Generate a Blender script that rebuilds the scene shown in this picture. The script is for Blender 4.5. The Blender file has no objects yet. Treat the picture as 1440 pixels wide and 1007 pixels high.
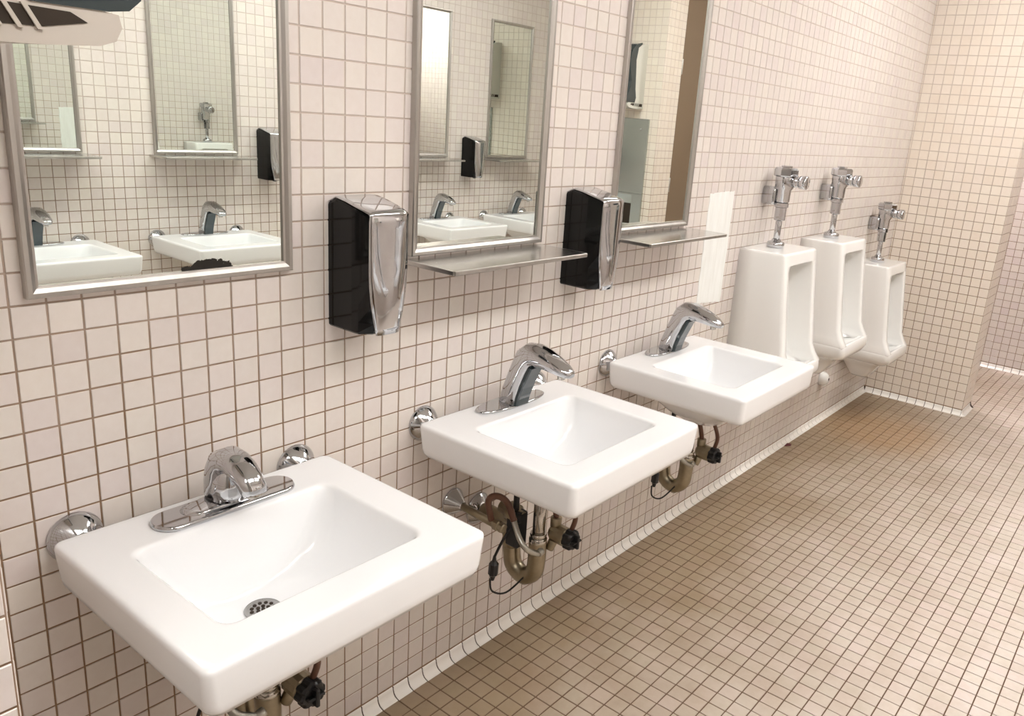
import bpy, math, random
from mathutils import Vector, Matrix, noise
random.seed(7)
T = 0.0508                     # one tile module in metres; all shapes below are written in tiles
FZ = 22.7                      # floor lies 22.7 tiles below the level called z = 0
SC = bpy.context.scene
COL = SC.collection
def W(x, y, z): return Vector((x*T, y*T, (z+FZ)*T))

# ------------------------------------------------------------------ camera
cd = bpy.data.cameras.new('camera'); cam = bpy.data.objects.new('camera', cd); COL.objects.link(cam)
FPX, CX, CY = 1137.6931, 797.49202, 495.37930
cd.sensor_width = 36; cd.lens = FPX/1440*36
cd.shift_x = (720-CX)/1440; cd.shift_y = (CY-503.5)/1440
cd.clip_start = 0.02
rv = Vector((1.742112, -0.793212, 0.697785))
Rm = Matrix.Rotation(rv.length, 3, rv.normalized())
right, down, fwd = Rm[0], Rm[1], Rm[2]
cam.matrix_world = Matrix.Translation(W(*(-8.5728, -26.8054, 6.6442))) @ Matrix(((right[0], -down[0], -fwd[0]), (right[1], -down[1], -fwd[1]), (right[2], -down[2], -fwd[2]))).to_4x4()
SC.camera = cam

# ------------------------------------------------------------------ world, view, light levels
wd = bpy.data.worlds.new('world'); SC.world = wd; wd.use_nodes = True
wd.node_tree.nodes['Background'].inputs[0].default_value = (0.9, 0.93, 1, 1)
wd.node_tree.nodes['Background'].inputs[1].default_value = 0.3
SC.view_settings.view_transform = 'Standard'; SC.view_settings.look = 'None'
SC.view_settings.gamma = 1; SC.view_settings.use_curve_mapping = False
SC.view_settings.exposure = 0.16
ROOM_LIGHT = 17.0              # emission of the room's ceiling diffusers
HALL_LIGHT = 520.0

# ------------------------------------------------------------------ materials
def mat(name, color, rough=.5, metal=0., coat=0., spec=.5, emis=None, estr=0., trans=0., ior=1.45):
    m = bpy.data.materials.new(name); m.use_nodes = True
    b = m.node_tree.nodes['Principled BSDF']
    b.inputs['Base Color'].default_value = (*color, 1); b.inputs['Roughness'].default_value = rough
    b.inputs['Metallic'].default_value = metal; b.inputs['Coat Weight'].default_value = coat
    b.inputs['Coat Roughness'].default_value = .05
    b.inputs['Specular IOR Level'].default_value = spec; b.inputs['IOR'].default_value = ior
    b.inputs['Transmission Weight'].default_value = trans
    if emis: b.inputs['Emission Color'].default_value = (*emis, 1); b.inputs['Emission Strength'].default_value = estr
    return m
def nodes(m): return m.node_tree.nodes, m.node_tree.links, m.node_tree.nodes['Principled BSDF']
def noise_node(m, scale, detail=3, rough=.5, coord='Object', vec=None, stretch=None):
    N, L, b = nodes(m)
    if vec is None:
        g = N.new('ShaderNodeNewGeometry'); vec = g.outputs['Position']
    if stretch:
        mp = N.new('ShaderNodeMapping'); mp.inputs['Scale'].default_value = stretch; L.new(vec, mp.inputs['Vector']); vec = mp.outputs[0]
    n = N.new('ShaderNodeTexNoise'); n.inputs['Scale'].default_value = scale; n.inputs['Detail'].default_value = detail
    n.inputs['Roughness'].default_value = rough; L.new(vec, n.inputs['Vector']); return n
def ramp(m, src, stops):
    N, L, b = nodes(m); r = N.new('ShaderNodeValToRGB'); L.new(src, r.inputs[0])
    e = r.color_ramp.elements
    while len(e) < len(stops): e.new(.5)
    for k, (p, c) in enumerate(stops): e[k].position = p; e[k].color = (*c, 1) if len(c) == 3 else c
    return r
def mixc(m, fac, a, b_, mode='MIX'):
    N, L, b = nodes(m); x = N.new('ShaderNodeMix'); x.data_type = 'RGBA'; x.blend_type = mode
    for sock, v in ((x.inputs[0], fac), (x.inputs[6], a), (x.inputs[7], b_)):
        if isinstance(v, bpy.types.NodeSocket): L.new(v, sock)
        elif isinstance(v, (int, float)): sock.default_value = v
        else: sock.default_value = (*v, 1)
    return x.outputs[2]
def bump(m, src, strength=.2, dist=.001):
    N, L, b = nodes(m); x = N.new('ShaderNodeBump'); x.inputs['Strength'].default_value = strength
    x.inputs['Distance'].default_value = dist; L.new(src, x.inputs['Height']); L.new(x.outputs[0], b.inputs['Normal'])

def tile_material(name, stops, rough, coat, stain=None):
    m = mat(name, (.8, .75, .7), rough, coat=coat)
    N, L, b = nodes(m)
    oi = N.new('ShaderNodeObjectInfo'); at = N.new('ShaderNodeAttribute'); at.attribute_name = 'tint'
    ad = N.new('ShaderNodeMath'); ad.operation = 'ADD'; L.new(oi.outputs['Random'], ad.inputs[0]); L.new(at.outputs['Fac'], ad.inputs[1])
    fr = N.new('ShaderNodeMath'); fr.operation = 'FRACT'; L.new(ad.outputs[0], fr.inputs[0])
    r = ramp(m, fr.outputs[0], stops)
    n = noise_node(m, 60, 4)
    c = mixc(m, .10, r.outputs[0], n.outputs[0], 'OVERLAY')
    if stain: c = stain(m, c)
    L.new(c, b.inputs['Base Color'])
    n2 = noise_node(m, 90, 2); bump(m, n2.outputs[0], .12, .0006)
    return m
WT = [(0, (.70, .63, .59)), (.3, (.745, .69, .63)), (.6, (.715, .64, .61)), (.85, (.76, .70, .635)), (1, (.73, .66, .62))]
M = {}
M['wall_tile'] = tile_material('wall_tile_glaze', WT, .32, .25)
WB = [(0, (.79, .70, .60)), (.4, (.82, .74, .64)), (.7, (.80, .715, .63)), (1, (.83, .755, .655))]
M['back_tile'] = tile_material('back_wall_tile_glaze', WB, .32, .25)
FT = [(0, (.70, .62, .56)), (.3, (.75, .68, .62)), (.55, (.72, .66, .59)), (.8, (.77, .68, .64)), (1, (.73, .65, .59))]
def floor_stain_and_light(m, c):
    N, L, b = nodes(m)
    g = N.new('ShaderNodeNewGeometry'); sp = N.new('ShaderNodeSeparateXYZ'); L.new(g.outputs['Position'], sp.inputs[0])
    # grime along the sink and urinal wall plus painted light falloff, uneven towards the room
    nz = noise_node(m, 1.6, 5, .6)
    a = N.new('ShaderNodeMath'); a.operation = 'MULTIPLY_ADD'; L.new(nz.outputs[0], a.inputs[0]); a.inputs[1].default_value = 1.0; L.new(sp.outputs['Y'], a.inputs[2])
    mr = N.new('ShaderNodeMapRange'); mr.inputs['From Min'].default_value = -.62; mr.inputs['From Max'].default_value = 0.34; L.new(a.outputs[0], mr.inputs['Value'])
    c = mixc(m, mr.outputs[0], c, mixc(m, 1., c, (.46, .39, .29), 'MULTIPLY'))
    n2 = noise_node(m, 7, 5, .7); r2 = ramp(m, n2.outputs[0], [(.35, (0, 0, 0)), (.75, (1, 1, 1))])
    c = mixc(m, r2.outputs[0], mixc(m, 1., c, (.86, .83, .78), 'MULTIPLY'), c)
    # warm brown stain under the first urinals
    ds = N.new('ShaderNodeVectorMath'); ds.operation = 'DISTANCE'; L.new(g.outputs['Position'], ds.inputs[0]); ds.inputs[1].default_value = (76*T, -6.5*T, 0)
    m3 = N.new('ShaderNodeMapRange'); m3.inputs['From Min'].default_value = .16; m3.inputs['From Max'].default_value = .42; m3.inputs['To Min'].default_value = .45; m3.inputs['To Max'].default_value = 0
    L.new(ds.outputs['Value'], m3.inputs['Value'])
    c = mixc(m, m3.outputs[0], c, (.42, .24, .10))
    return c
M['floor_tile'] = tile_material('floor_tile_matt', FT, .42, .05, floor_stain_and_light)
M['cove'] = tile_material('cove_tile_glaze', [(0, (.90, .86, .80)), (1, (.93, .90, .85))], .22, .4)
def grout(name, low, high):
    m = mat(name, low, .85); N, L, b = nodes(m)
    g = N.new('ShaderNodeNewGeometry'); sp = N.new('ShaderNodeSeparateXYZ'); L.new(g.outputs['Position'], sp.inputs[0])
    n = noise_node(m, 9, 4, .6)
    a = N.new('ShaderNodeMath'); a.operation = 'MULTIPLY_ADD'; L.new(n.outputs[0], a.inputs[0]); a.inputs[1].default_value = .5; L.new(sp.outputs['Z'], a.inputs[2])
    mr = N.new('ShaderNodeMapRange'); mr.inputs['From Min'].default_value = 1.15; mr.inputs['From Max'].default_value = 1.75; L.new(a.outputs[0], mr.inputs['Value'])
    L.new(mixc(m, mr.outputs[0], low, high), b.inputs['Base Color']); return m
M['grout_wall'] = grout('grout_wall', (.28, .18, .11), (.60, .51, .45))
M['grout_floor'] = mat('grout_floor', (.13, .075, .04), .9)
M['grout_dark'] = mat('grout_dark_cove', (.06, .035, .025), .9)
M['porcelain'] = mat('white_vitreous_china', (.90, .904, .908), .16, coat=.4)
M['porcelain2'] = mat('white_vitreous_china_urinal', (.88, .875, .85), .16, coat=.4)
M['chrome'] = mat('chrome_plate', (.56, .565, .58), .06, 1.)
def brushed(name, col, rough, stretch, s=40):
    m = mat(name, col, rough, 1.); N, L, b = nodes(m)
    n = noise_node(m, s, 4, .6, stretch=stretch)
    r = ramp(m, n.outputs[0], [(.3, tuple(c*.82 for c in col)), (.7, col)]); L.new(r.outputs[0], b.inputs['Base Color'])
    mr = N.new('ShaderNodeMapRange'); mr.inputs['To Min'].default_value = rough*.7; mr.inputs['To Max'].default_value = rough*1.4
    L.new(n.outputs[0], mr.inputs['Value']); L.new(mr.outputs[0], b.inputs['Roughness']); return m
M['steel'] = brushed('brushed_stainless_frame', (.56, .54, .51), .34, (1, 1, .05))
M['shelf'] = brushed('brushed_stainless_shelf', (.74, .73, .71), .20, (.05, 1, 1))
M['steel_panel'] = mat('stainless_recessed_panel', (.50, .54, .52), .24, 1.)
M['worn_chrome'] = brushed('worn_chrome_pipe', (.56, .53, .48), .14, (1, 1, 1), 60)
M['worn_steel'] = mat('dull_steel', (.42, .41, .40), .25, 1.)
M['brass'] = brushed('tarnished_brass', (.36, .31, .22), .32, (1, 1, 1), 50)
M['hose'] = mat('brown_rubber_hose', (.14, .065, .04), .35)
M['braid'] = brushed('braided_steel_hose', (.50, .49, .44), .3, (1, 1, 1), 300)
M['black'] = mat('black_plastic', (.012, .012, .013), .35)
M['black_gloss'] = mat('glossy_black_plastic', (.004, .004, .004), .08, spec=.32)
M['cable'] = mat('black_cable', (.008, .008, .008), .45)
M['sensor'] = mat('dark_sensor_window', (.02, .035, .04), .08, coat=.6)
M['dark'] = mat('dark_opening', (.03, .02, .012), .8)
M['smoke'] = mat('smoked_blue_grey_plastic', (.030, .042, .046), .14, coat=.4)
M['white_plastic'] = mat('off_white_plastic', (.66, .64, .58), .35)
M['beige_plastic'] = mat('greyed_plastic', (.52, .47, .41), .38)
M['door'] = mat('brown_painted_steel', (.20, .14, .085), .45)
M['ceiling'] = mat('white_ceiling_paint', (.82, .81, .78), .8)
M['plain'] = mat('warm_white_wall_paint', (.72, .68, .62), .7)
M['housing'] = mat('white_light_housing', (.8, .8, .8), .5)
M['diffuser'] = mat('lit_diffuser', (.9, .9, .9), .5, emis=(1, .985, .97), estr=ROOM_LIGHT)
M['hall_diffuser'] = mat('lit_hall_diffuser', (.9, .9, .9), .5, emis=(1, .93, .96), estr=HALL_LIGHT)
M['red'] = mat('dark_red_scrap', (.10, .015, .02), .6)
m = M['mirror'] = mat('silvered_mirror_glass', (.84, .89, .85), .004, 1.)
def mirror_spots(name, cx, cz, rx, rz):
    m = mat(name, (.84, .89, .85), .004, 1.); N, L, b = nodes(m)
    g = N.new('ShaderNodeNewGeometry'); mp = N.new('ShaderNodeMapping'); mp.vector_type = 'TEXTURE'
    mp.inputs['Location'].default_value = W(cx, 0, cz); mp.inputs['Scale'].default_value = (rx*T, 1, rz*T)
    L.new(g.outputs['Position'], mp.inputs['Vector'])
    ln = N.new('ShaderNodeVectorMath'); ln.operation = 'LENGTH'; L.new(mp.outputs[0], ln.inputs[0])
    n = noise_node(m, 55, 5, .7)
    a = N.new('ShaderNodeMath'); a.operation = 'MULTIPLY_ADD'; L.new(n.outputs[0], a.inputs[0]); a.inputs[1].default_value = 1.1; L.new(ln.outputs['Value'], a.inputs[2])
    r = ramp(m, a.outputs[0], [(0, (1, 1, 1)), (.5, (0, 0, 0))]); r.color_ramp.interpolation = 'CONSTANT'
    r.color_ramp.elements[1].position = .9999
    mr = N.new('ShaderNodeMath'); mr.operation = 'LESS_THAN'; mr.inputs[1].default_value = 1.25; L.new(a.outputs[0], mr.inputs[0])
    L.new(mixc(m, mr.outputs[0], (.84, .89, .85), (.012, .009, .006)), b.inputs['Base Color'])
    inv = N.new('ShaderNodeMath'); inv.operation = 'SUBTRACT'; inv.inputs[0].default_value = 1; L.new(mr.outputs[0], inv.inputs[1]); L.new(inv.outputs[0], b.inputs['Metallic'])
    rr = N.new('ShaderNodeMath'); rr.operation = 'MULTIPLY_ADD'; L.new(mr.outputs[0], rr.inputs[0]); rr.inputs[1].default_value = .6; rr.inputs[2].default_value = .004; L.new(rr.outputs[0], b.inputs['Roughness'])
    return m
m = M['patch'] = mat('chalky_white_filler', (.86, .87, .84), .55)
n = noise_node(m, 14, 5, .7, stretch=(3, 1, .35)); r = ramp(m, n.outputs[0], [(.3, (.80, .80, .76)), (.7, (.90, .91, .88))])
m.node_tree.links.new(r.outputs[0], m.node_tree.nodes['Principled BSDF'].inputs['Base Color']); bump(m, n.outputs[0], .4, .003)

# ------------------------------------------------------------------ mesh builder (tile units)
class MB:
    def __init__(s): s.v = []; s.f = []; s.sm = []; s.t = []
    def add(s, vs, fs, smooth=False, tint=0.):
        o = len(s.v); s.v += [tuple(p) for p in vs]; s.f += [tuple(i+o for i in f) for f in fs]; s.sm += [smooth]*len(fs); s.t += [tint]*len(fs)
        return s
    def loft(s, rings, cap0=True, cap1=True, smooth=True, closed=True):
        n = len(rings[0]); vs = [p for r in rings for p in r]; fs = []
        for a in range(len(rings)-1):
            for k in range(n if closed else n-1):
                k2 = (k+1) % n; fs.append((a*n+k, a*n+k2, (a+1)*n+k2, (a+1)*n+k))
        o = len(s.v); s.add(vs, fs, smooth)
        if cap0: s.f.append(tuple(o+k for k in reversed(range(n)))); s.sm.append(False); s.t.append(0)
        if cap1: s.f.append(tuple(o+(len(rings)-1)*n+k for k in range(n))); s.sm.append(False); s.t.append(0)
        return s
    def box(s, x0, x1, y0, y1, z0, z1, b=.03):
        # bevelled box
        def ring(z, i):
            return [(x0+i, y0, z), (x1-i, y0, z), (x1, y0+i, z), (x1, y1-i, z), (x1-i, y1, z), (x0+i, y1, z), (x0, y1-i, z), (x0, y0+i, z)]
        def ring2(z, i):
            q = i; return [(x0+q+i*.4, y0+q, z), (x1-q-i*.4, y0+q, z), (x1-q, y0+q+i*.4, z), (x1-q, y1-q-i*.4, z), (x1-q-i*.4, y1-q, z), (x0+q+i*.4, y1-q, z), (x0+q, y1-q-i*.4, z), (x0+q, y0+q+i*.4, z)]
        b = min(b, .4*(z1-z0), .4*abs(x1-x0), .4*abs(y1-y0))
        return s.loft([ring2(z0, b), ring(z0+b, b), ring(z1-b, b), ring2(z1, b)], smooth=False)
    def lathe(s, o, axis, prof, n=28, smooth=True):
        o = Vector(o); ax = Vector(axis).normalized(); u = ax.orthogonal().normalized(); w = ax.cross(u)
        rings = [[o+ax*h+(u*math.cos(2*math.pi*k/n)+w*math.sin(2*math.pi*k/n))*max(r, 1e-4) for k in range(n)] for h, r in prof]
        return s.loft(rings, smooth=smooth)
    def cyl(s, p0, p1, r0, r1=None, n=20):
        r1 = r0 if r1 is None else r1; d = Vector(p1)-Vector(p0); L_ = d.length; b = min(.12*r0, .2*L_)
        return s.lathe(p0, d, [(0, r0-b), (b, r0), (L_-b, r1), (L_, r1-b)], n)
    def tube(s, pts, r, n=12, sub=6):
        P = [Vector(p) for p in pts]; C_ = []
        for i in range(len(P)-1):
            p0 = P[max(i-1, 0)]; p1 = P[i]; p2 = P[i+1]; p3 = P[min(i+2, len(P)-1)]
            for k in range(sub):
                t = k/sub; C_.append(.5*((2*p1)+(-p0+p2)*t+(2*p0-5*p1+4*p2-p3)*t*t+(-p0+3*p1-3*p2+p3)*t**3))
        C_.append(P[-1]); rings = []; up = None
        for i, c in enumerate(C_):
            d = (C_[min(i+1, len(C_)-1)]-C_[max(i-1, 0)]).normalized()
            if up is None: up = d.orthogonal().normalized()
            up = (up-d*up.dot(d)).normalized(); w = d.cross(up)
            rr = r(i/(len(C_)-1)) if callable(r) else r
            rings.append([c+(up*math.cos(2*math.pi*k/n)+w*math.sin(2*math.pi*k/n))*rr for k in range(n)])
        return s.loft(rings)
    def mesh(s, name, m, tint=False, fix=True):
        me = bpy.data.meshes.new(name); me.from_pydata([(a*T, b*T, c*T) for a, b, c in s.v], [], s.f); me.update()
        me.polygons.foreach_set('use_smooth', s.sm)
        if tint:
            at = me.attributes.new('tint', 'FLOAT', 'FACE'); at.data.foreach_set('value', s.t)
        if fix:
            import bmesh
            bm = bmesh.new(); bm.from_mesh(me); bmesh.ops.recalc_face_normals(bm, faces=bm.faces); bm.to_mesh(me); bm.free()
        me.materials.append(m if not isinstance(m, str) else M[m]); return me
    def build(s, name, m, parent=None, loc=None, label=None, **kw):
        o = bpy.data.objects.new(name, s.mesh(name, m, **kw)); COL.objects.link(o)
        if parent: o.parent = parent
        if loc: o.location = loc
        if label: o['label'] = label
        return o
def tag(o, label=None, cat=None, group=None, kind=None):
    if label: o['label'] = label
    if cat: o['category'] = cat
    if group: o['group'] = group
    if kind: o['kind'] = kind
    return o
def thing(name, label, cat, x, y, z, rot=0, group=None):
    o = bpy.data.objects.new(name, None); COL.objects.link(o); o.empty_display_size = .05
    o.location = W(x, y, z); o.rotation_euler = (0, 0, rot); return tag(o, label, cat, group)
def copy_tree(o, parent=None, loc=None, rot=None, label=None, skip=()):
    c = o.copy(); COL.objects.link(c); c.parent = parent
    if loc is not None: c.location = W(*loc)
    if rot is not None: c.rotation_euler = (0, 0, rot)
    if label: c['label'] = label
    for ch in o.children:
        if ch.name.split('.')[0] not in skip: copy_tree(ch, c)
    return c
def rr(cx, cy, hx, hy, r, z, n=7):
    """rounded rectangle ring"""
    r = min(r, hx*.999, hy*.999); P = []
    for qx, qy, a0 in ((1, 1, 0), (-1, 1, 90), (-1, -1, 180), (1, -1, 270)):
        for k in range(n):
            a = math.radians(a0+90*k/(n-1)); P.append((cx+qx*(hx-r)+r*math.cos(a), cy+qy*(hy-r)+r*math.sin(a), z))
    return P

# ------------------------------------------------------------------ projection, only to rank which tiles show largest
def px(p):
    d = W(*p)-cam.location; c = (d.dot(right), d.dot(down), d.dot(fwd))
    if c[2] < .05: return None
    return FPX*c[0]/c[2]+CX, FPX*c[1]/c[2]+CY

# ------------------------------------------------------------------ tiled surfaces
TG = .032     # half joint
def tile_vf(a0, a1, b0, b1, h=.034):
    """tile in local (a,b) plane, rising along c; 18 triangles"""
    e = .014
    vs = [(a0, b0, -.01), (a1, b0, -.01), (a1, b1, -.01), (a0, b1, -.01), (a0, b0, h-e), (a1, b0, h-e), (a1, b1, h-e), (a0, b1, h-e),
          (a0+e, b0+e, h), (a1-e, b0+e, h), (a1-e, b1-e, h), (a0+e, b1-e, h)]
    fs = [(8, 9, 10, 11)]
    for k in range(4):
        j = (k+1) % 4; fs += [(k, j, 4+j, 4+k), (4+k, 4+j, 8+j, 8+k)]
    return vs, fs
def tiled(parent, frame, A, B, a_off, b_off, material, single=0, avoid=None, piece='tile', field='tile_field', seed=1, visible=True):
    """frame(a,b,c)->xyz in tiles. Grid lines at a_off+k, b_off+k. parent must sit at the world origin."""
    rnd = random.Random(seed)
    def cells(lo, hi, off):
        k = math.floor(lo-off); out = []
        while off+k < hi-1e-6:
            c0, c1 = max(lo, off+k), min(hi, off+k+1)
            if c1-c0 > .16: out.append((c0, c1))
            k += 1
        return out
    items = []
    for a0, a1 in cells(A[0], A[1], a_off):
        for b0, b1 in cells(B[0], B[1], b_off):
            ca, cb = (a0+a1)/2, (b0+b1)/2; area = 0
            if single:
                q = [px(frame(*t, 0)) for t in ((a0, b0), (a1, b0), (a1, b1), (a0, b1))]
                if all(q):
                    mx = sum(t[0] for t in q)/4; my = sum(t[1] for t in q)/4
                    if -5 < mx < 1445 and -5 < my < 1012 and not (avoid and avoid(mx, my)):
                        area = abs(sum(q[i][0]*q[(i+1) % 4][1]-q[(i+1) % 4][0]*q[i][1] for i in range(4)))/2
            items.append((area, a0, a1, b0, b1))
    items.sort(key=lambda t: -t[0])
    f = Vector(frame(0, 0, 0)); ea = Vector(frame(1, 0, 0))-f; eb = Vector(frame(0, 1, 0))-f; ec = Vector(frame(0, 0, 1))-f
    Rb = Matrix((ea, eb, ec)).transposed()
    full = None; rest = MB()
    for i, (area, a0, a1, b0, b1) in enumerate(items):
        tx, ty = rnd.gauss(0, .0045), rnd.gauss(0, .0045); dz = rnd.gauss(0, .004)
        if i < single and area > 60:
            w, h = a1-a0, b1-b0
            if w > .999 and h > .999:
                if full is None:
                    mb = MB(); mb.add(*tile_vf(-.5+TG, .5-TG, -.5+TG, .5-TG)); full = mb.mesh(piece, material, fix=False)
                me = full
            else:
                mb = MB(); mb.add(*tile_vf(-w/2+TG, w/2-TG, -h/2+TG, h/2-TG)); me = mb.mesh(piece, material, fix=False)
            o = bpy.data.objects.new(piece, me); COL.objects.link(o); o.parent = parent
            tilt = Matrix.Rotation(tx, 3, 'X') @ Matrix.Rotation(ty, 3, 'Y')
            o.matrix_local = Matrix.Translation(W(*frame((a0+a1)/2, (b0+b1)/2, dz))) @ (Rb @ tilt).to_4x4()
        else:
            vs, fs = tile_vf(a0+TG, a1-TG, b0+TG, b1-TG); ca, cb = (a0+a1)/2, (b0+b1)/2
            vs = [frame(a, b, c+dz+(a-ca)*tx+(b-cb)*ty) for a, b, c in vs]
            rest.add([(x, y, z+FZ) for x, y, z in vs], fs, tint=rnd.random())
    if rest.v:
        o = rest.build(field, material, parent, tint=True, fix=False); o['kind'] = 'stuff'
    return parent
def struct(name, mb, m, label=None):
    o = mb.build(name, m); o['kind'] = 'structure'; o['label'] = label or name
    return o
def slab(x0, x1, y0, y1, z0, z1):
    mb = MB(); vs = [(x, y, z+FZ) for z in (z0, z1) for x, y in ((x0, y0), (x1, y0), (x1, y1), (x0, y1))]
    mb.add(vs, [(3, 2, 1, 0), (4, 5, 6, 7), (0, 1, 5, 4), (1, 2, 6, 5), (2, 3, 7, 6), (3, 0, 4, 7)]); return mb

XC = 89.04; XF = -4.2; YR = -53.0; ZT = 31.0; ZF = -22.7; ZW = -22.12; TH = 4.6; DP = -11.2; DR = -33.4
XH = 115.2; XN = -34.0
YH0, YH1 = -62.0, 9.0

# floor
fl = struct('floor', slab(XN, XH+1, YH0, YH1, ZF-2, ZF), 'grout_floor', 'floor of small square tan mosaic tiles with dark brown joints')
def under_sink(mx, my): return False
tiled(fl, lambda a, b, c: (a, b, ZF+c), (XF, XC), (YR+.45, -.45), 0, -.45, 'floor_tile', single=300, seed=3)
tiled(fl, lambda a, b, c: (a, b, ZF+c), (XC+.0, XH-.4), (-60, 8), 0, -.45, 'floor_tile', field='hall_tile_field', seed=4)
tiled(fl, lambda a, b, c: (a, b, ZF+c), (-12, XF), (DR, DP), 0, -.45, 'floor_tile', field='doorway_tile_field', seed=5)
# ceiling
struct('ceiling', slab(XN, XH+1, YH0, YH1, ZT, ZT+2), 'ceiling', 'plain white ceiling above the frame')
# left wall (with the sinks)
wl = struct('wall_left', slab(XF, XC, 0, 3, ZF, ZT), 'grout_wall', 'left wall of square cream tiles carrying the sinks and urinals')
def hid(mx, my):
    return (430 < mx < 880 and my > 990) 
tiled(wl, lambda a, b, c: (a, -c, b), (XF, XC), (ZW, ZT), 0, 0, 'wall_tile', single=300, seed=11)
# right wall (opposite, seen in the mirrors)
wr = struct('wall_right', slab(XF, XC, YR-3, YR, ZF, ZT), 'grout_wall', 'opposite wall of square cream tiles seen only in the mirrors')
tiled(wr, lambda a, b, c: (a, YR+c, b), (XF, XC), (ZW, ZT), .4, 0, 'wall_tile', seed=12)
# back wall: wing at the left of the opening and wing at the right
wb = struct('wall_back', slab(XC, XC+TH, DP, 3, ZF, ZT), 'grout_wall', 'back wall wing of square beige tiles ending beside the opening')
tiled(wb, lambda a, b, c: (XC-c, a, b), (DP, 0), (ZW, ZT), DP, 0, 'back_tile', single=300, seed=13)
tiled(wb, lambda a, b, c: (XC+a, DP-c, b), (0, TH), (ZW, ZT), -.4, 0, 'back_tile', seed=14, field='return_tile_field')
wb2 = struct('wall_back', slab(XC, XC+TH, YR-3, DR, ZF, ZT), 'grout_wall', 'far back wall wing seen in the third mirror, holding the towel dispensers')
tiled(wb2, lambda a, b, c: (XC-c, a, b), (YR, DR), (ZW, ZT), DR, 0, 'back_tile', seed=15)
tiled(wb2, lambda a, b, c: (XC+a, DR+c, b), (0, TH), (ZW, ZT), -.4, 0, 'back_tile', seed=16, field='return_tile_field')
# front wall wings beside the camera's doorway
wf = struct('wall_front', slab(XF-TH, XF, DP, 3, ZF, ZT), 'grout_wall', 'tiled wall end at the lower left edge beside the camera')
tiled(wf, lambda a, b, c: (XF-TH+a, DP-c, b), (0, TH), (ZW, ZT), -.4, 0, 'wall_tile', seed=17, single=40)
tiled(wf, lambda a, b, c: (XF+c, a, b), (DP, 0), (ZW, ZT), DP, 0, 'wall_tile', seed=18, field='side_tile_field')
wf2 = struct('wall_front', slab(XF-TH, XF, YR-3, DR, ZF, ZT), 'grout_wall', 'tiled wall wing behind the camera')
tiled(wf2, lambda a, b, c: (XF+c, a, b), (YR, DR), (ZW, ZT), DR, 0, 'wall_tile', seed=19)
# hall beyond the opening
wh = struct('wall_far', slab(XH, XH+1, YH0, YH1, ZF, ZT), 'grout_wall', 'pinkish lit tiled wall of the passage beyond the back wall')
tiled(wh, lambda a, b, c: (XH-c, a, b), (-60, 8), (ZW, ZT), 0, 0, 'wall_tile', seed=20)
struct('wall_hall_left', slab(XC+TH, XH, YH1-1, YH1, ZF, ZT), 'plain', 'side wall of the passage')
struct('wall_hall_right', slab(XC+TH, XH, YH0, YH0+1, ZF, ZT), 'plain', 'other side wall of the passage')
struct('wall_entry', slab(XN, XN+1, YH0, YH1, ZF, ZT), 'plain', 'entry passage wall behind the camera')
struct('wall_entry_left', slab(XN, XF-TH, YH1-1, YH1, ZF, ZT), 'plain', 'entry passage side wall')
struct('wall_entry_right', slab(XN, XF-TH, YH0, YH0+1, ZF, ZT), 'plain', 'entry passage other side wall')

# cove tiles along the foot of the walls
def cove_mesh(w, name='cove_tile'):
    mb = MB(); prof = [(-.02, .62), (.035, .60), (.06, .56), (.075, .42), (.13, .26), (.24, .13), (.38, .07), (.47, .055), (.49, -.01)]
    mb.loft([[(-w/2, -y, z) for y, z in prof], [(-w/2+.02, -y, z) for y, z in prof], [(w/2-.02, -y, z) for y, z in prof], [(w/2, -y, z) for y, z in prof]], closed=False, cap0=False, cap1=False)
    mb.add([(-w/2, -y, z) for y, z in prof]+[(-w/2, 0, 0)], [tuple(range(len(prof)+1))])
    mb.add([(w/2, -y, z) for y, z in prof]+[(w/2, 0, 0)], [tuple(range(len(prof)+1))])
    return mb.mesh(name, 'cove')
CV = cove_mesh(.93)
def cove_run(name, label, p0, ang, n, bed, first=.5):
    """p0 start, run along local +x, room on local -y"""
    b = MB(); q = [(0, .59), (.02, .59), (.045, .42), (.10, .25), (.215, .10), (.36, .035), (.455, .02), (.455, 0), (0, 0)]
    b.loft([[(0, -y, z) for y, z in q], [(n, -y, z) for y, z in q]], smooth=False)
    o = b.build(name, bed); o.location = W(p0[0], p0[1], ZF); o.rotation_euler = (0, 0, ang); tag(o, label, kind='structure')
    for k in range(int(n)):
        c = bpy.data.objects.new('cove_tile', CV); COL.objects.link(c); c.parent = o; c.location = ((first+k)*T, 0, 0)
    return o
cove_run('baseboard_left', 'white curved cove tiles along the foot of the left wall', (-4, 0), 0, 93, 'grout_dark')
cove_run('baseboard_back', 'white curved cove tiles along the foot of the back wall wing', (XC, 0), -math.pi/2, 11.2, 'grout_dark', .7)
cove_run('baseboard_back', 'white curved cove tiles round the end of the back wall wing', (XC-.0, DP), 0, 4.6, 'grout_dark', .5)
cove_run('baseboard_far', 'white curved cove tiles along the far passage wall', (XH, 8), -math.pi/2, 60, 'grout_dark')
cove_run('baseboard_right', 'white curved cove tiles along the foot of the opposite wall', (XC, YR), math.pi, 93, 'grout_dark')

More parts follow.
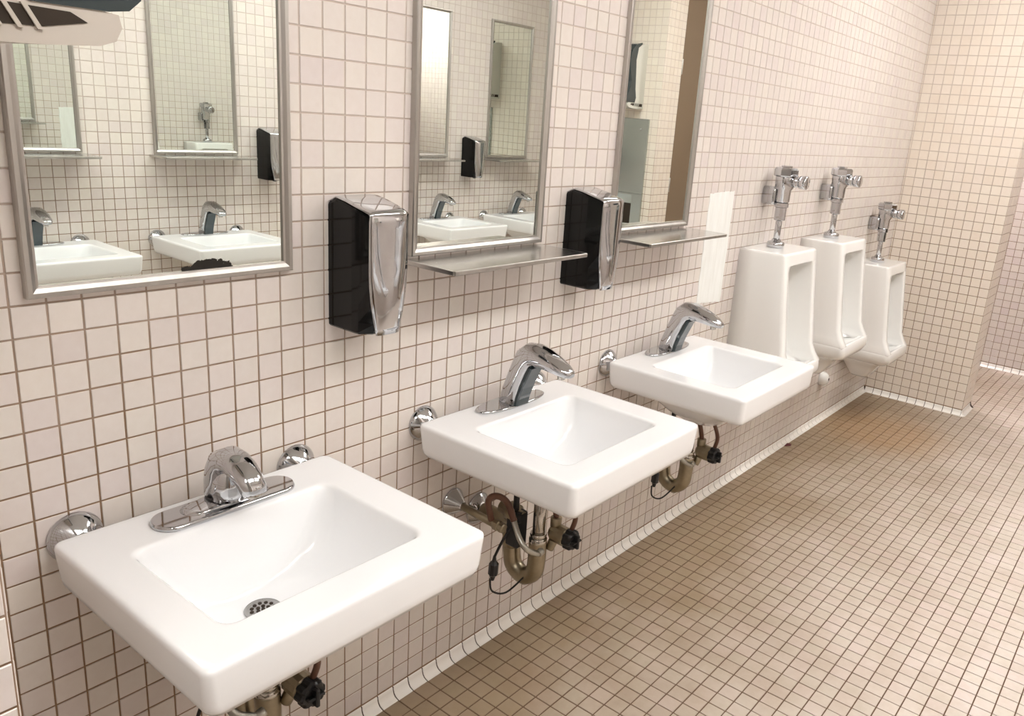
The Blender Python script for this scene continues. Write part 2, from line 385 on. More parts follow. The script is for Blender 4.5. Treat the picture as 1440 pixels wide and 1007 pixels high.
def cove_corner(parent, x, y, a0):
    prof = [(.0, .60), (.035, .60), (.06, .56), (.075, .42), (.13, .26), (.24, .13), (.38, .07), (.47, .055), (.49, 0)]
    b = MB(); b.loft([[(r*math.cos(math.radians(a0+15*k)), r*math.sin(math.radians(a0+15*k)), z) for r, z in prof] for k in range(7)], closed=False, cap0=False, cap1=False)
    o = b.build('cove_corner', 'cove'); o.parent = parent; o.matrix_local = parent.matrix_local.inverted() @ Matrix.Translation(W(x, y, ZF))
bpy.context.view_layer.update()
for o_ in [o for o in COL.objects if o.name == 'baseboard_back.001']:
    cove_corner(o_, XC, DP, 180); cove_corner(o_, XC+TH, DP, 270)

# ------------------------------------------------------------------ lights
def ceiling_light(x, y, lx, ly, dm, label):
    t = thing('ceiling_light', label, 'ceiling light', x, y, ZT, group='ceiling lights')
    MB().box(-lx/2, lx/2, -ly/2, ly/2, -1.1, 0, .1).build('housing', 'housing', t)
    MB().box(-lx/2+.3, lx/2-.3, -ly/2+.3, ly/2-.3, -1.35, -1.02, .08).build('diffuser', dm, t)
ceiling_light(8, -33, 26, 8, 'diffuser', 'long ceiling light above the first sink, out of view overhead')
ceiling_light(42, -33, 26, 8, 'diffuser', 'long ceiling light above the third sink, out of view overhead')
ceiling_light(70, -20, 22, 8, 'diffuser', 'long ceiling light above the urinals, out of view overhead')
ceiling_light(104, -1.0, 3, 3, 'hall_diffuser', 'small bright ceiling light in the passage beyond the back wall')
ceiling_light(-22, -28, 14, 8, 'diffuser', 'added fill light, unseen, in the entry passage behind the camera')  # unseen lamp added to fill the room through the doorway

# ------------------------------------------------------------------ sinks
def make_sink():
    t = thing('sink', 'white wall-hung rectangular sink nearest the camera, with a perforated drain', 'sink', 5.3, 0, -7.5, group='wall-hung sinks')
    yc, hx, hy = -5.35, 5.18, 4.57
    bx, by = -.12, -5.72
    R = [rr(-.1, -5.1, .8, .8, .7, -3.75), rr(-.1, -5.2, 1.6, 1.3, 1.1, -3.6), rr(-.1, -5.4, 2.7, 2.1, 1.3, -2.9), rr(-.1, -5.6, 3.7, 2.9, 1.2, -1.95), rr(-.05, -5.6, 4.0, 3.2, .9, -1.66),
         rr(0, yc+.05, hx-.75, hy-.55, .5, -1.66), rr(0, yc+.03, hx-.42, hy-.28, .45, -1.66), rr(0, yc, hx-.22, hy-.15, .4, -1.60), rr(0, yc, hx-.12, hy-.08, .36, -1.42), rr(0, yc, hx-.08, hy-.05, .34, -1.2), rr(0, yc, hx, hy, .30, -.22),
         rr(0, yc, hx, hy, .30, -.13), rr(0, yc, hx-.03, hy-.03, .29, -.05), rr(0, yc, hx-.09, hy-.09, .26, -.01), rr(0, yc, hx-.16, hy-.16, .24, 0), rr(0, yc, hx-.3, hy-.3, .24, 0),
         rr(bx, by, 3.86, 2.92, .50, 0), rr(bx, by, 3.78, 2.84, .50, 0), rr(bx, by, 3.74, 2.80, .51, -.008), rr(bx, by, 3.70, 2.76, .52, -.03), rr(bx, by, 3.66, 2.72, .53, -.07), rr(bx, by, 3.63, 2.69, .54, -.13), rr(bx, by, 3.60, 2.66, .56, -.22), rr(bx, by, 3.56, 2.62, .58, -.38),
         rr(bx, -5.62, 3.3, 2.42, .8, -1.3), rr(bx, -5.45, 2.9, 2.15, 1.0, -2.1), rr(bx-.05, -5.2, 2.3, 1.75, 1.1, -2.65), rr(bx-.1, -4.8, 1.4, 1.2, 1.05, -2.92), rr(bx-.12, -4.60, .75, .75, .74, -3.03), rr(bx-.12, -4.60, .5, .5, .49, -3.07)]
    b = MB(); b.loft(R, cap0=True, cap1=True); b.build('basin', 'porcelain', t)
    # faint back lip towards the wall
    DX, DY, DZ = bx-.12, -4.60, -3.06
    d = MB(); d.lathe((DX, DY, DZ), (0, 0, 1), [(0, .62), (.05, .64), (.10, .60), (.07, .53), (.055, 0)], 28)
    dr = d.build('drain_strainer', 'worn_steel', t, label='chrome perforated drain plate')
    h = MB()
    for k in range(19):
        if k == 0: x = y = 0
        elif k < 7: a = (k-1)*math.pi/3; x, y = .19*math.cos(a), .19*math.sin(a)
        else: a = (k-7)*math.pi/6+.26; x, y = .38*math.cos(a), .38*math.sin(a)
        h.lathe((DX+x, DY+y, DZ+.055), (0, 0, 1), [(0, .068), (.03, .068)], 8, False)
    h.build('drain_hole', 'dark', dr)
    for s in (-1, 1):
        g = MB(); g.lathe((s*4.2, -.03, -.45), (0, -1, 0), [(0, .86), (.06, .88), (.12, .86), (.3, .74), (.5, .5), (.62, .38), (.66, .32), (.95, .32)], 32)
        g.build('bracket_cover', 'chrome', t, label='round chrome wall cover behind the sink corner')
    return t
sink = make_sink()
sink2 = copy_tree(sink, None, (20.7, 0, -7.5), 0, 'white rectangular sink between the two soap dispensers, with a slanted sensor tap')
sink3 = copy_tree(sink, None, (36.1, 0, -7.5), 0, 'white rectangular sink farthest from the camera, beside the urinals')
OPP = [(18.9, 'white sink on the opposite wall, at the left in the nearest mirror'), (34.3, 'white sink on the opposite wall, at the right in the nearest mirror'),
       (65.5, 'white sink on the opposite wall, nearer one in the middle mirror'), (80.6, 'white sink on the opposite wall in the far corner of the middle mirror')]
for x, l in OPP: copy_tree(sink, None, (x, YR, -7.5), math.pi, l)

# ------------------------------------------------------------------ taps
def sup(c, tdir, hw, ht, n=24, e=2.6):
    """superellipse cross-section at c (y,z), tangent tdir (y,z) ; hw along x, ht along in-plane normal"""
    d = Vector((tdir[0], tdir[1])).normalized(); nn = (-d[1], d[0]); P = []
    for k in range(n):
        a = 2*math.pi*k/n; ca, sa = math.cos(a), math.sin(a)
        u = hw*math.copysign(abs(ca)**(2/e), ca); v = ht*math.copysign(abs(sa)**(2/e), sa)
        P.append((u, c[0]+nn[0]*v, c[1]+nn[1]*v))
    return P
def make_sensor_tap():
    t = thing('tap', 'slanted chrome sensor tap with dark front panel on the middle sink', 'tap', 20.95, 0, -7.5, group='sensor taps')
    pl = MB(); R = []
    for z, s in ((0, .98), (.03, 1), (.09, 1), (.13, .96), (.14, .9)):
        R.append([(2.42*s*math.copysign(abs(math.cos(a))**.85, math.cos(a)), -1.72+.72*(s if s == 1 else s*.985)*math.copysign(abs(math.sin(a))**.85, math.sin(a)), z) for a in [2*math.pi*k/40 for k in range(40)]])
    pl.loft(R); pl.build('base_plate', 'chrome', t)
    P = [((-1.82, .10), (-.05, 1), .60, .66), ((-1.88, .5), (-.15, 1), .57, .63), ((-2.12, 1.3), (-.33, 1), .54, .60), ((-2.42, 2.1), (-.4, 1), .54, .60), ((-2.64, 2.55), (-.75, 1), .55, .64),
         ((-2.95, 2.80), (-1, .45), .57, .64), ((-3.3, 2.86), (-1, .02), .58, .57), ((-3.8, 2.80), (-1, -.18), .58, .49), ((-4.4, 2.66), (-1, -.27), .55, .40), ((-4.95, 2.50), (-1, -.33), .47, .29), ((-5.25, 2.39), (-1, -.4), .36, .20), ((-5.40, 2.34), (-1, -.4), .2, .11)]
    b = MB(); b.loft([sup(*p) for p in P]); b.build('body', 'chrome', t)
    s = MB(); pts = [(-2.43, .12), (-2.50, .5), (-2.70, 1.1), (-3.02, 1.85), (-3.20, 2.25)]
    s.loft([[(-.47, y+.14, z), (-.47, y-.02, z-.0), (-.41, y-.08, z-.02), (.41, y-.08, z-.02), (.47, y-.02, z), (.47, y+.14, z)] for y, z in pts], smooth=False)
    s.build('sensor_panel', 'sensor', t, label='dark glossy sensor panel')
    a = MB(); a.cyl((0, -4.72, 2.42), (0, -4.80, 2.02), .2, .18); a.build('aerator', 'worn_chrome', t)
    return t
tap2 = make_sensor_tap()
tap3 = copy_tree(tap2, None, (36.4, 0, -7.5), 0, 'slanted chrome sensor tap on the farthest sink, in front of the white wall patch')
for (x, l), q in zip(OPP, ('leftmost tap in the nearest mirror', 'right one in the nearest mirror', 'left tap in the middle mirror', 'right tap in the middle mirror, by the corner')):
    copy_tree(tap2, None, (x-.2, YR, -7.5), math.pi, 'chrome sensor tap on the opposite wall, '+q)
def make_low_tap():
    t = thing('tap', 'low rounded chrome tap with a long base plate on the nearest sink', 'tap', 5.3, 0, -7.5)
    pl = MB(); R = []
    for z, s in ((0, .98), (.03, 1), (.10, 1), (.15, .97), (.18, .86)):
        R.append([(p[0], p[1], z) for p in rr(0, -2.1, 2.62*(.985 if s < .98 else s), .72*s, .70*s, z, 8)])
    pl.loft(R); pl.build('base_plate', 'chrome', t)
    hump = MB(); hump.loft([rr(0, -2.05, 1.75, .5, .5, .16), rr(0, -2.05, 1.2, .48, .48, .24), rr(0, -2.05, .75, .47, .47, .33)]); hump.build('plate_rise', 'chrome', t)
    r = MB(); r.lathe((0, -1.95, .26), (0, 0, 1), [(0, .60), (.02, .63), (.12, .63), (.14, .60)], 28); r.build('rubber_ring', 'black', t)
    P = [((-1.86, .38), (0, 1), .60, .58), ((-1.86, .9), (-.04, 1), .59, .57), ((-1.93, 1.35), (-.2, 1), .57, .55), ((-2.10, 1.66), (-.7, 1), .55, .52), ((-2.45, 1.84), (-1, .25), .53, .46), ((-2.85, 1.84), (-1, -.2), .52, .42),
         ((-3.25, 1.70), (-1, -.45), .50, .39), ((-3.6, 1.47), (-.8, -.7), .47, .37), ((-3.82, 1.24), (-.5, -1), .45, .36), ((-3.9, 1.06), (-.3, -1), .41, .33)]
    b = MB(); b.loft([sup(*p, e=2.2) for p in P]); b.build('spout', 'chrome', t)
    h = MB(); h.lathe((0, -2.22, .36), (0, -.05, 1), [(0, .58), (.3, .58), (.7, .52), (1.0, .40), (1.2, .22), (1.27, 0)], 28); h.build('sensor_housing', 'chrome', t, label='bell-shaped chrome front under the spout')
    a = MB(); a.cyl((0, -3.9, 1.1), (0, -3.93, .95), .29, .28); a.build('aerator', 'worn_chrome', t)
    return t
make_low_tap()

# ------------------------------------------------------------------ plumbing below the sinks
def make_drain(c):
    t = thing('drain_pipe', 'tarnished chrome drain pipe and trap below the middle sink', 'drain pipe', c, 0, -14, group='drain traps under the sinks')
    b = MB(); b.cyl((0, -4.3, 2.3), (0, -4.3, -.2), .33); b.build('tailpiece', 'worn_chrome', t)
    b = MB(); b.lathe((0, -4.3, -.35), (0, 0, 1), [(0, .40), (.05, .47), (.3, .47), (.38, .40)], 16); b.lathe((0, -4.3, -.05), (0, 0, 1), [(0, .37), (.2, .44), (.3, .42)], 16); b.build('slip_nut', 'worn_chrome', t)
    b = MB(); b.tube([(0, -4.3, -.2), (0, -4.3, -1.3), (0, -4.15, -2.1), (0, -3.5, -2.55), (0, -2.8, -2.2), (0, -2.6, -1.4), (0, -2.5, -.5), (0, -2.1, -.05), (0, -1.4, .03), (0, -.1, .03)], .47, 16, 7); b.build('trap', 'brass', t, label='U-shaped tarnished trap')
    b = MB(); b.lathe((0, -2.62, -1.15), (0, .08, 1), [(0, .48), (.05, .54), (.4, .54), (.45, .48)], 16); b.build('slip_nut', 'brass', t)
    b = MB(); b.cyl((0, -3.6, -2.75), (0, -3.6, -3.0), .2); b.build('cleanout_plug', 'brass', t)
    b = MB(); b.lathe((0, -.03, .03), (0, -1, 0), [(0, .86), (.05, .9), (.12, .86), (.35, .62), (.5, .45)], 28); b.build('wall_flange', 'chrome', t)
    return t
H1 = [(-1.95, -2.8, 1.05), (-2.25, -2.8, 2.27), (-1.81, -3.0, 2.43), (-1.38, -3.3, 2.0), (-1.4, -3.8, 1.21)]
H2 = [(-1.4, -3.8, 1.21), (-1.66, -4.4, 0.65), (-1.61, -4.9, 0.17), (-0.93, -5.1, -0.26)]
def make_supply(c):
    t = thing('supply_valve', 'brass mixing valve with black knob and hoses below the middle sink', 'valve', c, 0, -14, group='mixing valves under the sinks')
    b = MB(); b.lathe((-1.95, -.03, 1.1), (0, -1, 0), [(0, .72), (.05, .76), (.12, .7), (.75, .26), (.8, .22)], 28); b.build('wall_flange', 'chrome', t)
    b = MB(); b.cyl((-1.95, -.5, 1.1), (-1.95, -3.2, .95), .2); b.lathe((-1.95, -3.0, .97), (0, -1, -.05), [(0, .24), (.03, .28), (.3, .28), (.34, .22), (.4, .2), (.42, .26), (.62, .26), (.66, .2)], 8, False); b.build('supply_pipe', 'brass', t)
    b = MB(); b.lathe((-.55, -2.2, 1.2), (0, -1, -.1), [(0, .3), (.05, .36), (.5, .36), (.55, .5), (1.1, .5), (1.15, .3), (1.5, .3)], 12); b.build('stop_body', 'brass', t)
    b = MB(); b.lathe((.75, -4.55, .2), (0, -1, -.05), [(0, .30), (.08, .40), (.2, .42), (.22, .50), (.95, .50), (1.0, .44)], 14, False)
    b.cyl((.75, -4.8, .5), (.75, -4.8, 1.05), .3); b.cyl((.75, -4.8, -.1), (.45, -4.7, -.75), .26, .22); b.build('valve_body', 'brass', t)
    b = MB(); pr_ = []
    for k in range(32):
        a = 2*math.pi*k/32; r_ = .54 if k % 4 < 2 else .47; pr_.append((math.cos(a)*r_, math.sin(a)*r_))
    b.loft([[(.75+x*s, y, .15+z*s) for x, z in pr_] for y, s in ((-5.55, .9), (-5.6, 1), (-5.95, 1), (-6.05, .86))], smooth=False)
    b.box(.67, .83, -6.32, -6.0, -.22, .52, .04); b.box(.4, 1.1, -6.25, -6.0, .08, .22, .04); b.build('knob', 'black', t, label='black fluted knob')
    b = MB(); b.tube(H1, .17, 10); b.build('rubber_hose', 'hose', t)
    b = MB(); b.tube(H2, .15, 10); b.cyl(H2[-1], (H2[-1][0]+.3, H2[-1][1], H2[-1][2]+.06), .19); b.build('braided_hose', 'braid', t)
    b = MB(); b.tube([(.75, -4.8, 1.0), (.72, -4.6, 1.8), (.55, -4.2, 2.9)], .15, 10); b.build('rubber_hose', 'hose', t)
    b = MB(); b.tube([(.95, -5.65, .5), (1.15, -5.7, 1.3), (.95, -5.3, 2.4), (.8, -4.9, 2.9)], .13, 10); b.build('rubber_hose', 'hose', t)
    return t
def make_sensor_box(c):
    t = thing('sensor_box', 'black sensor control box with a dangling cable below the middle sink', 'control box', c, 0, -14, group='control boxes under the sinks')
    b = MB(); b.box(-1.0, -.2, -3.75, -2.9, -.6, 1.35, .1); b.box(-.85, -.55, -3.4, -3.2, 1.2, 3.1, .03); b.build('box', 'black', t)
    b = MB(); b.tube([(-.8, -3.7, .9), (-1.4, -3.75, 1.0), (-2.0, -3.6, .2), (-2.15, -3.3, -.7)], .07, 8); b.tube([(-2.15, -3.1, -2.0), (-1.95, -3.1, -2.8), (-1.2, -3.4, -3.1), (-.4, -3.9, -2.3), (-.2, -4.4, -1.5)], .05, 8); b.build('cable', 'cable', t)
    b = MB(); b.lathe((-2.15, -3.32, -.6), (0, .05, -1), [(0, .07), (.3, .12), (.45, .25), (1.05, .25), (1.15, .16), (1.4, .1)], 8, False); b.build('plug', 'black', t, label='black cable connector')
    return t
dp = make_drain(20.7); sv = make_supply(20.7); sb = make_sensor_box(20.7)
for x, w in ((5.3, 'the nearest sink'), (36.1, 'the sink beside the urinals')):
    copy_tree(dp, None, (x, 0, -14), 0, 'tarnished chrome drain pipe and trap below '+w)
    copy_tree(sv, None, (x, 0, -14), 0, 'brass mixing valve with black knob and hoses below '+w)
    copy_tree(sb, None, (x, 0, -14), 0, 'black sensor control box with a dangling cable below '+w)

# ------------------------------------------------------------------ mirrors and shelves
def make_mirror(cx, label, glass, shelf, y=0, rot=0, zb=.22, hw=4.48):
    t = thing('mirror', label, 'mirror', cx, y, zb, rot, 'framed wall mirrors'); H = 18.0; f = .36; d = .34
    g = MB(); g.box(-hw+f*.6, hw-f*.6, -.16, -.08, f*.6, H-f*.6, .005); g.build('mirror_glass', glass, t)
    for nm, pts in (('frame_side', [(-hw, 0), (-hw+f, f), (-hw+f, H-f), (-hw, H)]), ('frame_side', [(hw, H), (hw-f, H-f), (hw-f, f), (hw, 0)]),
                    ('frame_bottom', [(hw, 0), (hw-f, f), (-hw+f, f), (-hw, 0)]), ('frame_top', [(-hw, H), (-hw+f, H-f), (hw-f, H-f), (hw, H)])):
        b = MB(); o0, i0, i1, o1 = pts
        lerp = lambda p, q, s: (p[0]+(q[0]-p[0])*s, p[1]+(q[1]-p[1])*s)
        sec = [(0, 0), (0, -d+.04), (.1, -d), (.45, -d), (.8, -d+.08), (1., -.24), (1., -.165), (.92, 0)]
        A_ = [(lerp(o0, i0, s)[0], y_, lerp(o0, i0, s)[1]) for s, y_ in sec]; B_ = [(lerp(o1, i1, s)[0], y_, lerp(o1, i1, s)[1]) for s, y_ in sec]
        b.loft([A_, B_], smooth=False); b.build(nm, 'steel', t)
    s = MB(); s.box(-hw+.1, hw-.1, -.02, 0, .1, H-.1, .005); s.build('backing', 'dark', t)
    if shelf: make_shelf(cx, y, rot, shelf)
    return t
def make_shelf(cx, y, rot, label, zb=.08):
    t = thing('shelf', label, 'shelf', cx, y, zb, rot, 'steel shelves under the mirrors'); w = 4.66
    s = MB(); s.box(-w, w, -3.15, -.02, -.09, 0, .02); s.build('shelf_plate', 'shelf', t)
    s = MB(); s.box(-w, w, -3.2, -3.1, -.2, .0, .03); s.build('front_lip', 'steel', t)
    for q in (-1, 1):
        s = MB(); s.box(q*w-.05, q*w+.05, -3.12, -.02, -.2, -.0, .02); s.build('side_lip', 'steel', t)
    return t
sp = mirror_spots('silvered_mirror_glass_with_black_edge_decay', 6.1, .50, 1.45, .55)
make_mirror(4.9, 'large steel-framed mirror nearest the camera, with black decay on its lower edge', sp, None, hw=4.5)
make_mirror(19.82, 'steel-framed mirror between the two soap dispensers', 'mirror', 'steel shelf under the middle mirror, reaching towards the second soap dispenser')
make_mirror(35.2, 'steel-framed mirror farthest from the camera, showing a brown door', 'mirror', 'steel shelf under the farthest mirror, beside the white wall patch')
for x, l in ((19.6, 'mirror on the opposite wall, left one inside the nearest mirror'), (34.6, 'mirror on the opposite wall showing a flush valve inside the nearest mirror'), (64.5, 'mirror on the opposite wall, left one inside the middle mirror'), (80.5, 'mirror on the opposite wall, right one inside the middle mirror')):
    make_mirror(x, 'steel-framed '+l, 'mirror', 'steel shelf under the '+l.replace(' the opposite wall', ' that wall').replace('showing a flush valve ', 'with flush valve '), YR, math.pi, hw=4.28)

# ------------------------------------------------------------------ soap dispensers
def make_soap(cx, y, rot, label):
    t = thing('soap_dispenser', label, 'soap dispenser', cx, y, -2.3, rot, 'soap dispensers')
    def hwz(z):  # half width of the front face by height
        if z > 2.6: return .94
        u = max(0, (z-.0)/2.6); return .56+.38*math.sin(u*math.pi/2)
    def top(yy): d = -yy; return 5.0+.22*math.sin(min(1, d/.6)*1.57)-max(0, d-.6)*.235
    def ring(z, yf=-2.42, zt=False, ins=0.):
        h = hwz(z)
        P = [(-1.02, 0), (-1.02, -.5), (-1.02, -1.0), (-1.02, -1.5), (-.99-.0*h, -1.85), (-h-(.0), yf), (-h*.5, yf-.02), (0, yf-.03), (h*.5, yf-.02), (h, yf), (.99, -1.85), (1.02, -1.5), (1.02, -1.0), (1.02, -.5), (1.02, 0)]
        return [(x*(1-ins), yy*(1-ins*.3), (top(yy)-(0 if zt is True else zt) if zt is not False else z)) for x, yy in P]
    b = MB()
    b.loft([ring(.0, -2.2, False, .08), ring(.08, -2.3, False, .01), ring(.5), ring(1.2), ring(2.0), ring(2.8), ring(3.8), ring(4.3), ring(5, -2.42, .12), ring(5, -2.38, .03, .03), ring(5, -2.3, True, .09)], smooth=False)
    b.build('body', 'black_gloss', t)
    # chrome cover: front face and top
    c = MB(); G = []
    zs = [.03, .3, .8, 1.4, 2.0, 2.6, 3.4, 4.2, 4.48]
    n = 11
    for z in zs:
        h = hwz(z)*1.02
        sw = .12*math.sin(min(1, max(0, (2.9-z)/2.9))*math.pi)
        G.append([(h*(-1+2*k/(n-1)), -2.44-.09*(1-abs(-1+2*k/(n-1))**3)-sw*(1-(-1+2*k/(n-1))**2), z) for k in range(n)])
    for yy, dz in ((-2.46, .02), (-2.40, .07), (-2.2, .09), (-1.7, .10), (-1.1, .10), (-.5, .09), (-.05, .05)):
        h = .95+.07*min(1, (2.45+yy)/.6)
        G.append([(h*(-1+2*k/(n-1)), yy-(.05*(1-abs(-1+2*k/(n-1))**3) if yy < -2.3 else 0), top(yy)+dz-.05*abs(-1+2*k/(n-1))**4) for k in range(n)])
    c.loft(G, cap0=False, cap1=False, closed=False); o = c.build('chrome_cover', 'chrome', t, label='curved chrome front and top cover')
    md = o.modifiers.new('thick', 'SOLIDIFY'); md.thickness = .04*T; md.offset = 0
    nz = MB(); nz.lathe((0, -1.6, .05), (0, 0, -1), [(0, .3), (.12, .28), (.2, .1)], 16); nz.build('nozzle', 'black', t)
    return t
s1 = make_soap(12.22, 0, 0, 'black and chrome soap dispenser left of the middle mirror')
copy_tree(s1, None, (27.5, 0, -2.3), 0, 'black and chrome soap dispenser right of the middle mirror')
copy_tree(s1, None, (42.2, YR, -2.3), math.pi, 'black and chrome soap dispenser on the opposite wall, inside the nearest mirror')
copy_tree(s1, None, (72.6, YR, -2.3), math.pi, 'black and chrome soap dispenser on the opposite wall, inside the middle mirror')

# ------------------------------------------------------------------ urinals
def make_urinal():
    t = thing('urinal', 'white wall urinal nearest the sinks, partly behind the third sink', 'urinal', 52.05, 0, -2.0, group='white urinals')
    hx = 3.25
    def sec(z, d, hw, r=.35): return rr(0, -d/2, hw, d/2, r, z, 7)
    # outer shell rings bottom -> top, then inner niche
    b = MB()
    # sides/back/front built as a shell with an opening: horizontal slices as C-shaped rings
    def cring(z, d, hw, open_hw, depth_in, r=.3, flat=False):
        P = []
        # outer from back-left round the front-left lip, into the niche, out to the front-right lip, back-right
        P += [(-hw, 0), (-hw, -d*.33), (-hw, -d*.66), (-hw, -d+r), (-hw+r*.3, -d+r*.3), (-hw+r, -d)]
        P += [(-open_hw-.12, -d), (-open_hw-.02, -d+.06), (-open_hw, -d+.2)]
        P += [(-open_hw+.05, -d+(d-depth_in)*.55)]
        for k in range(7):
            a = math.pi*k/6; P.append((-math.cos(a)*(open_hw-.1), -depth_in-.9+math.sin(a)*.9 if d-depth_in > 1.2 else -d+.25))
        P += [(open_hw-.05, -d+(d-depth_in)*.55)]
        P += [(open_hw, -d+.2), (open_hw+.02, -d+.06), (open_hw+.12, -d)]
        P += [(hw-r, -d), (hw-r*.3, -d+r*.3), (hw, -d+r), (hw, -d*.66), (hw, -d*.33), (hw, 0)]
        if flat: P = [(x, (max(y, -d) if i < 6 or i > len(P)-7 else -d)) for i, (x, y) in enumerate(P)]
        return [(x, y, z) for x, y in P]
    ow = 2.35
    R = [cring(-9.15, 5.35, 3.4, 2.35, 3.3), cring(-8.9, 5.4, 3.45, 2.45, 2.2), cring(-8.3, 5.0, 3.33, 2.4, 1.6), cring(-7.6, 4.7, hx, ow, 1.3), cring(-5, 4.35, hx, ow, 1.0), cring(-3, 4.1, hx, ow, .9), cring(-1.35, 3.9, hx, ow, .9), cring(-1.1, 3.87, hx, ow-.1, 1.4), cring(-.98, 3.86, hx, ow-.22, 2.6), cring(-.92, 3.85, hx, ow-.3, 3.84, .3, True), cring(-.86, 3.84, hx, ow-.3, 3.8, .3, True), cring(-.2, 3.74, hx, ow-.3, 3.7, .3, True),
         cring(-.1, 3.72, hx-.01, ow-.3, 3.7, .3, True), cring(-.03, 3.67, hx-.05, ow-.3, 3.6, .28, True), cring(0, 3.58, hx-.12, ow-.3, 3.5, .25, True), cring(0.001, 3.45, hx-.3, ow-.4, 3.5, .25, True)]
    b.loft(R, cap0=True, cap1=True)
    # head above the niche
    # front lip bowl
    bl = [rr(0, -2.7, 2.4, 2.2, 1.0, -10.5), rr(0, -2.75, 2.95, 2.5, .8, -10.2), rr(0, -2.75, 3.4, 2.75, .6, -9.7), rr(0, -2.72, 3.45, 2.72, .5, -9.2), rr(0, -2.70, 3.42, 2.68, .45, -8.95), rr(0, -2.7, 3.3, 2.6, .4, -8.86),
          rr(0, -3.1, 2.5, 2.0, .5, -8.9), rr(0, -3.1, 2.3, 1.8, .6, -9.2), rr(0, -3.0, 1.5, 1.2, .6, -9.6)]
    b.loft(bl)
    # lower trap housing
    b.loft([rr(0, -1.9, .7, .8, .5, -12.6), rr(0, -1.9, 1.1, 1.1, .6, -12.3), rr(0, -1.9, 1.25, 1.5, .7, -11.7), rr(0, -2.0, 1.9, 1.9, .9, -11.0), rr(0, -2.2, 2.5, 2.1, .9, -10.6), rr(0, -2.4, 2.7, 2.3, .9, -10.3)])
    b.build('basin', 'porcelain2', t)
    s = MB(); s.lathe((0, -1.5, 0), (0, 0, 1), [(-.02, .1), (-.01, .05)], 8)
    return t
ur = make_urinal()
copy_tree(ur, None, (64.3, 0, -2.05), 0, 'white wall urinal in the middle of the three')
copy_tree(ur, None, (79.75, 0, -5.65), 0, 'white wall urinal mounted lower, next to the back wall')
def make_flush():
    t = thing('flush_valve', 'chrome flush valve on the urinal nearest the sinks', 'flush valve', 52.05, -1.5, -2.0, group='chrome flush valves')
    b = MB(); b.lathe((0, 0, .0), (0, 0, 1), [(0, .62), (.04, .68), (.38, .68), (.45, .6), (.5, .40), (.66, .32)], 20); b.build('spud_flange', 'chrome', t)
    b = MB(); b.cyl((0, 0, .4), (0, 0, 2.6), .25); b.build('flush_tube', 'chrome', t)
    b = MB(); b.lathe((0, 0, 2.35), (0, 0, 1), [(-.25, .36), (-.2, .44), (.75, .44), (.8, .54), (1.1, .54), (1.15, .46), (1.5, .46)], 12, False); b.build('coupling', 'chrome', t)
    b = MB(); b.lathe((0, 0, 3.5), (0, 0, 1), [(0, .50), (.1, .56), (.95, .58), (1.15, .72), (1.9, .74), (2.05, .7)], 24)
    b.cyl((0, 0, 3.95), (0, .8, 3.95), .42); b.build('valve_body', 'chrome', t)
    b = MB(); b.lathe((0, 0, 5.45), (0, 0, 1), [(0, .72), (.02, .9), (.1, .97), (.55, .97), (.68, .84), (.74, .4)], 8, False); b.lathe((0, 0, 6.1), (0, 0, 1), [(0, .42), (.16, .42), (.18, .38)], 6, False); b.build('top_cap', 'chrome', t)
    b = MB(); b.lathe((0, -.45, 5.15), (0, -1, 0), [(0, .36), (.3, .36), (.32, .44), (.55, .46), (.6, .38), (.75, .38), (.78, .50), (1.3, .52), (1.36, .46), (1.38, 0)], 20); b.build('push_button', 'chrome', t)
    b = MB(); R = []
    for y, s in ((1.42, 1.0), (.62, 1.0), (.45, .96), (.38, .85)):
        R.append([(p[0]-.0, y, p[1]) for p in rr(0, 3.95, .62*s, .70*s, .3*s, 0, 6)])
    b.loft(R); b.build('wall_cover', 'chrome', t, label='boxy chrome cover against the wall')
    return t
fv = make_flush()
copy_tree(fv, None, (64.3, -1.5, -2.05), 0, 'chrome flush valve on the middle urinal')
copy_tree(fv, None, (79.75, -1.5, -5.65), 0, 'chrome flush valve on the lower urinal by the back wall')
c = MB(); c.lathe((0, 0, 0), (0, -1, 0), [(0, .72), (.1, .75), (.5, .68), (.75, .5), (.85, .3), (.87, 0)], 24)
cap = thing('pipe_cap', 'white round wall cap under the middle urinal', 'pipe cap', 72.6, -.02, -17.6)
c.build('cap', 'porcelain2', cap)
c = MB(); c.lathe((.05, -.85, .05), (0, -1, 0), [(0, .16), (.04, .14)], 10); c.build('screw_hole', 'dark', cap)

# ------------------------------------------------------------------ white patch on the tiles
random.seed(5)
b = MB(); x0, x1, z0, z1 = 42.85, 46.6, -5.6, 2.2; E_ = []
N_ = 16
def jag(p): return noise.noise(Vector((p, 3.7, 1.2)))*.12
for k in range(N_+1): s = k/N_; E_.append((x0+(x1-x0)*s, z1+jag(k*1.3)+.12*s))
for k in range(1, N_+1): s = k/N_; E_.append((x1+jag(40+k*.9), z1+(z0-z1)*s-.4*s))
for k in range(1, N_+1): s = k/N_; E_.append((x1+(x0-x1)*s, z0-.4+.4*s+jag(80+k*1.7)*1.6))
for k in range(1, N_): s = k/N_; E_.append((x0+jag(120+k*.9), z0+(z1-z0)*s))
cx_, cz_ = (x0+x1)/2, (z0+z1)/2
b.loft([[(x-cx_, -.03, z-z0) for x, z in E_], [(x-cx_, -.055, z-z0) for x, z in E_], [((x-cx_)*.97, -.07, (z-cz_)*.985+cz_-z0) for x, z in E_]], smooth=False)
o = b.build('wall_patch', 'patch', loc=W(cx_, 0, z0)); tag(o, 'rough white filler patch on the tiles between the farthest mirror and the first urinal', 'wall patch')

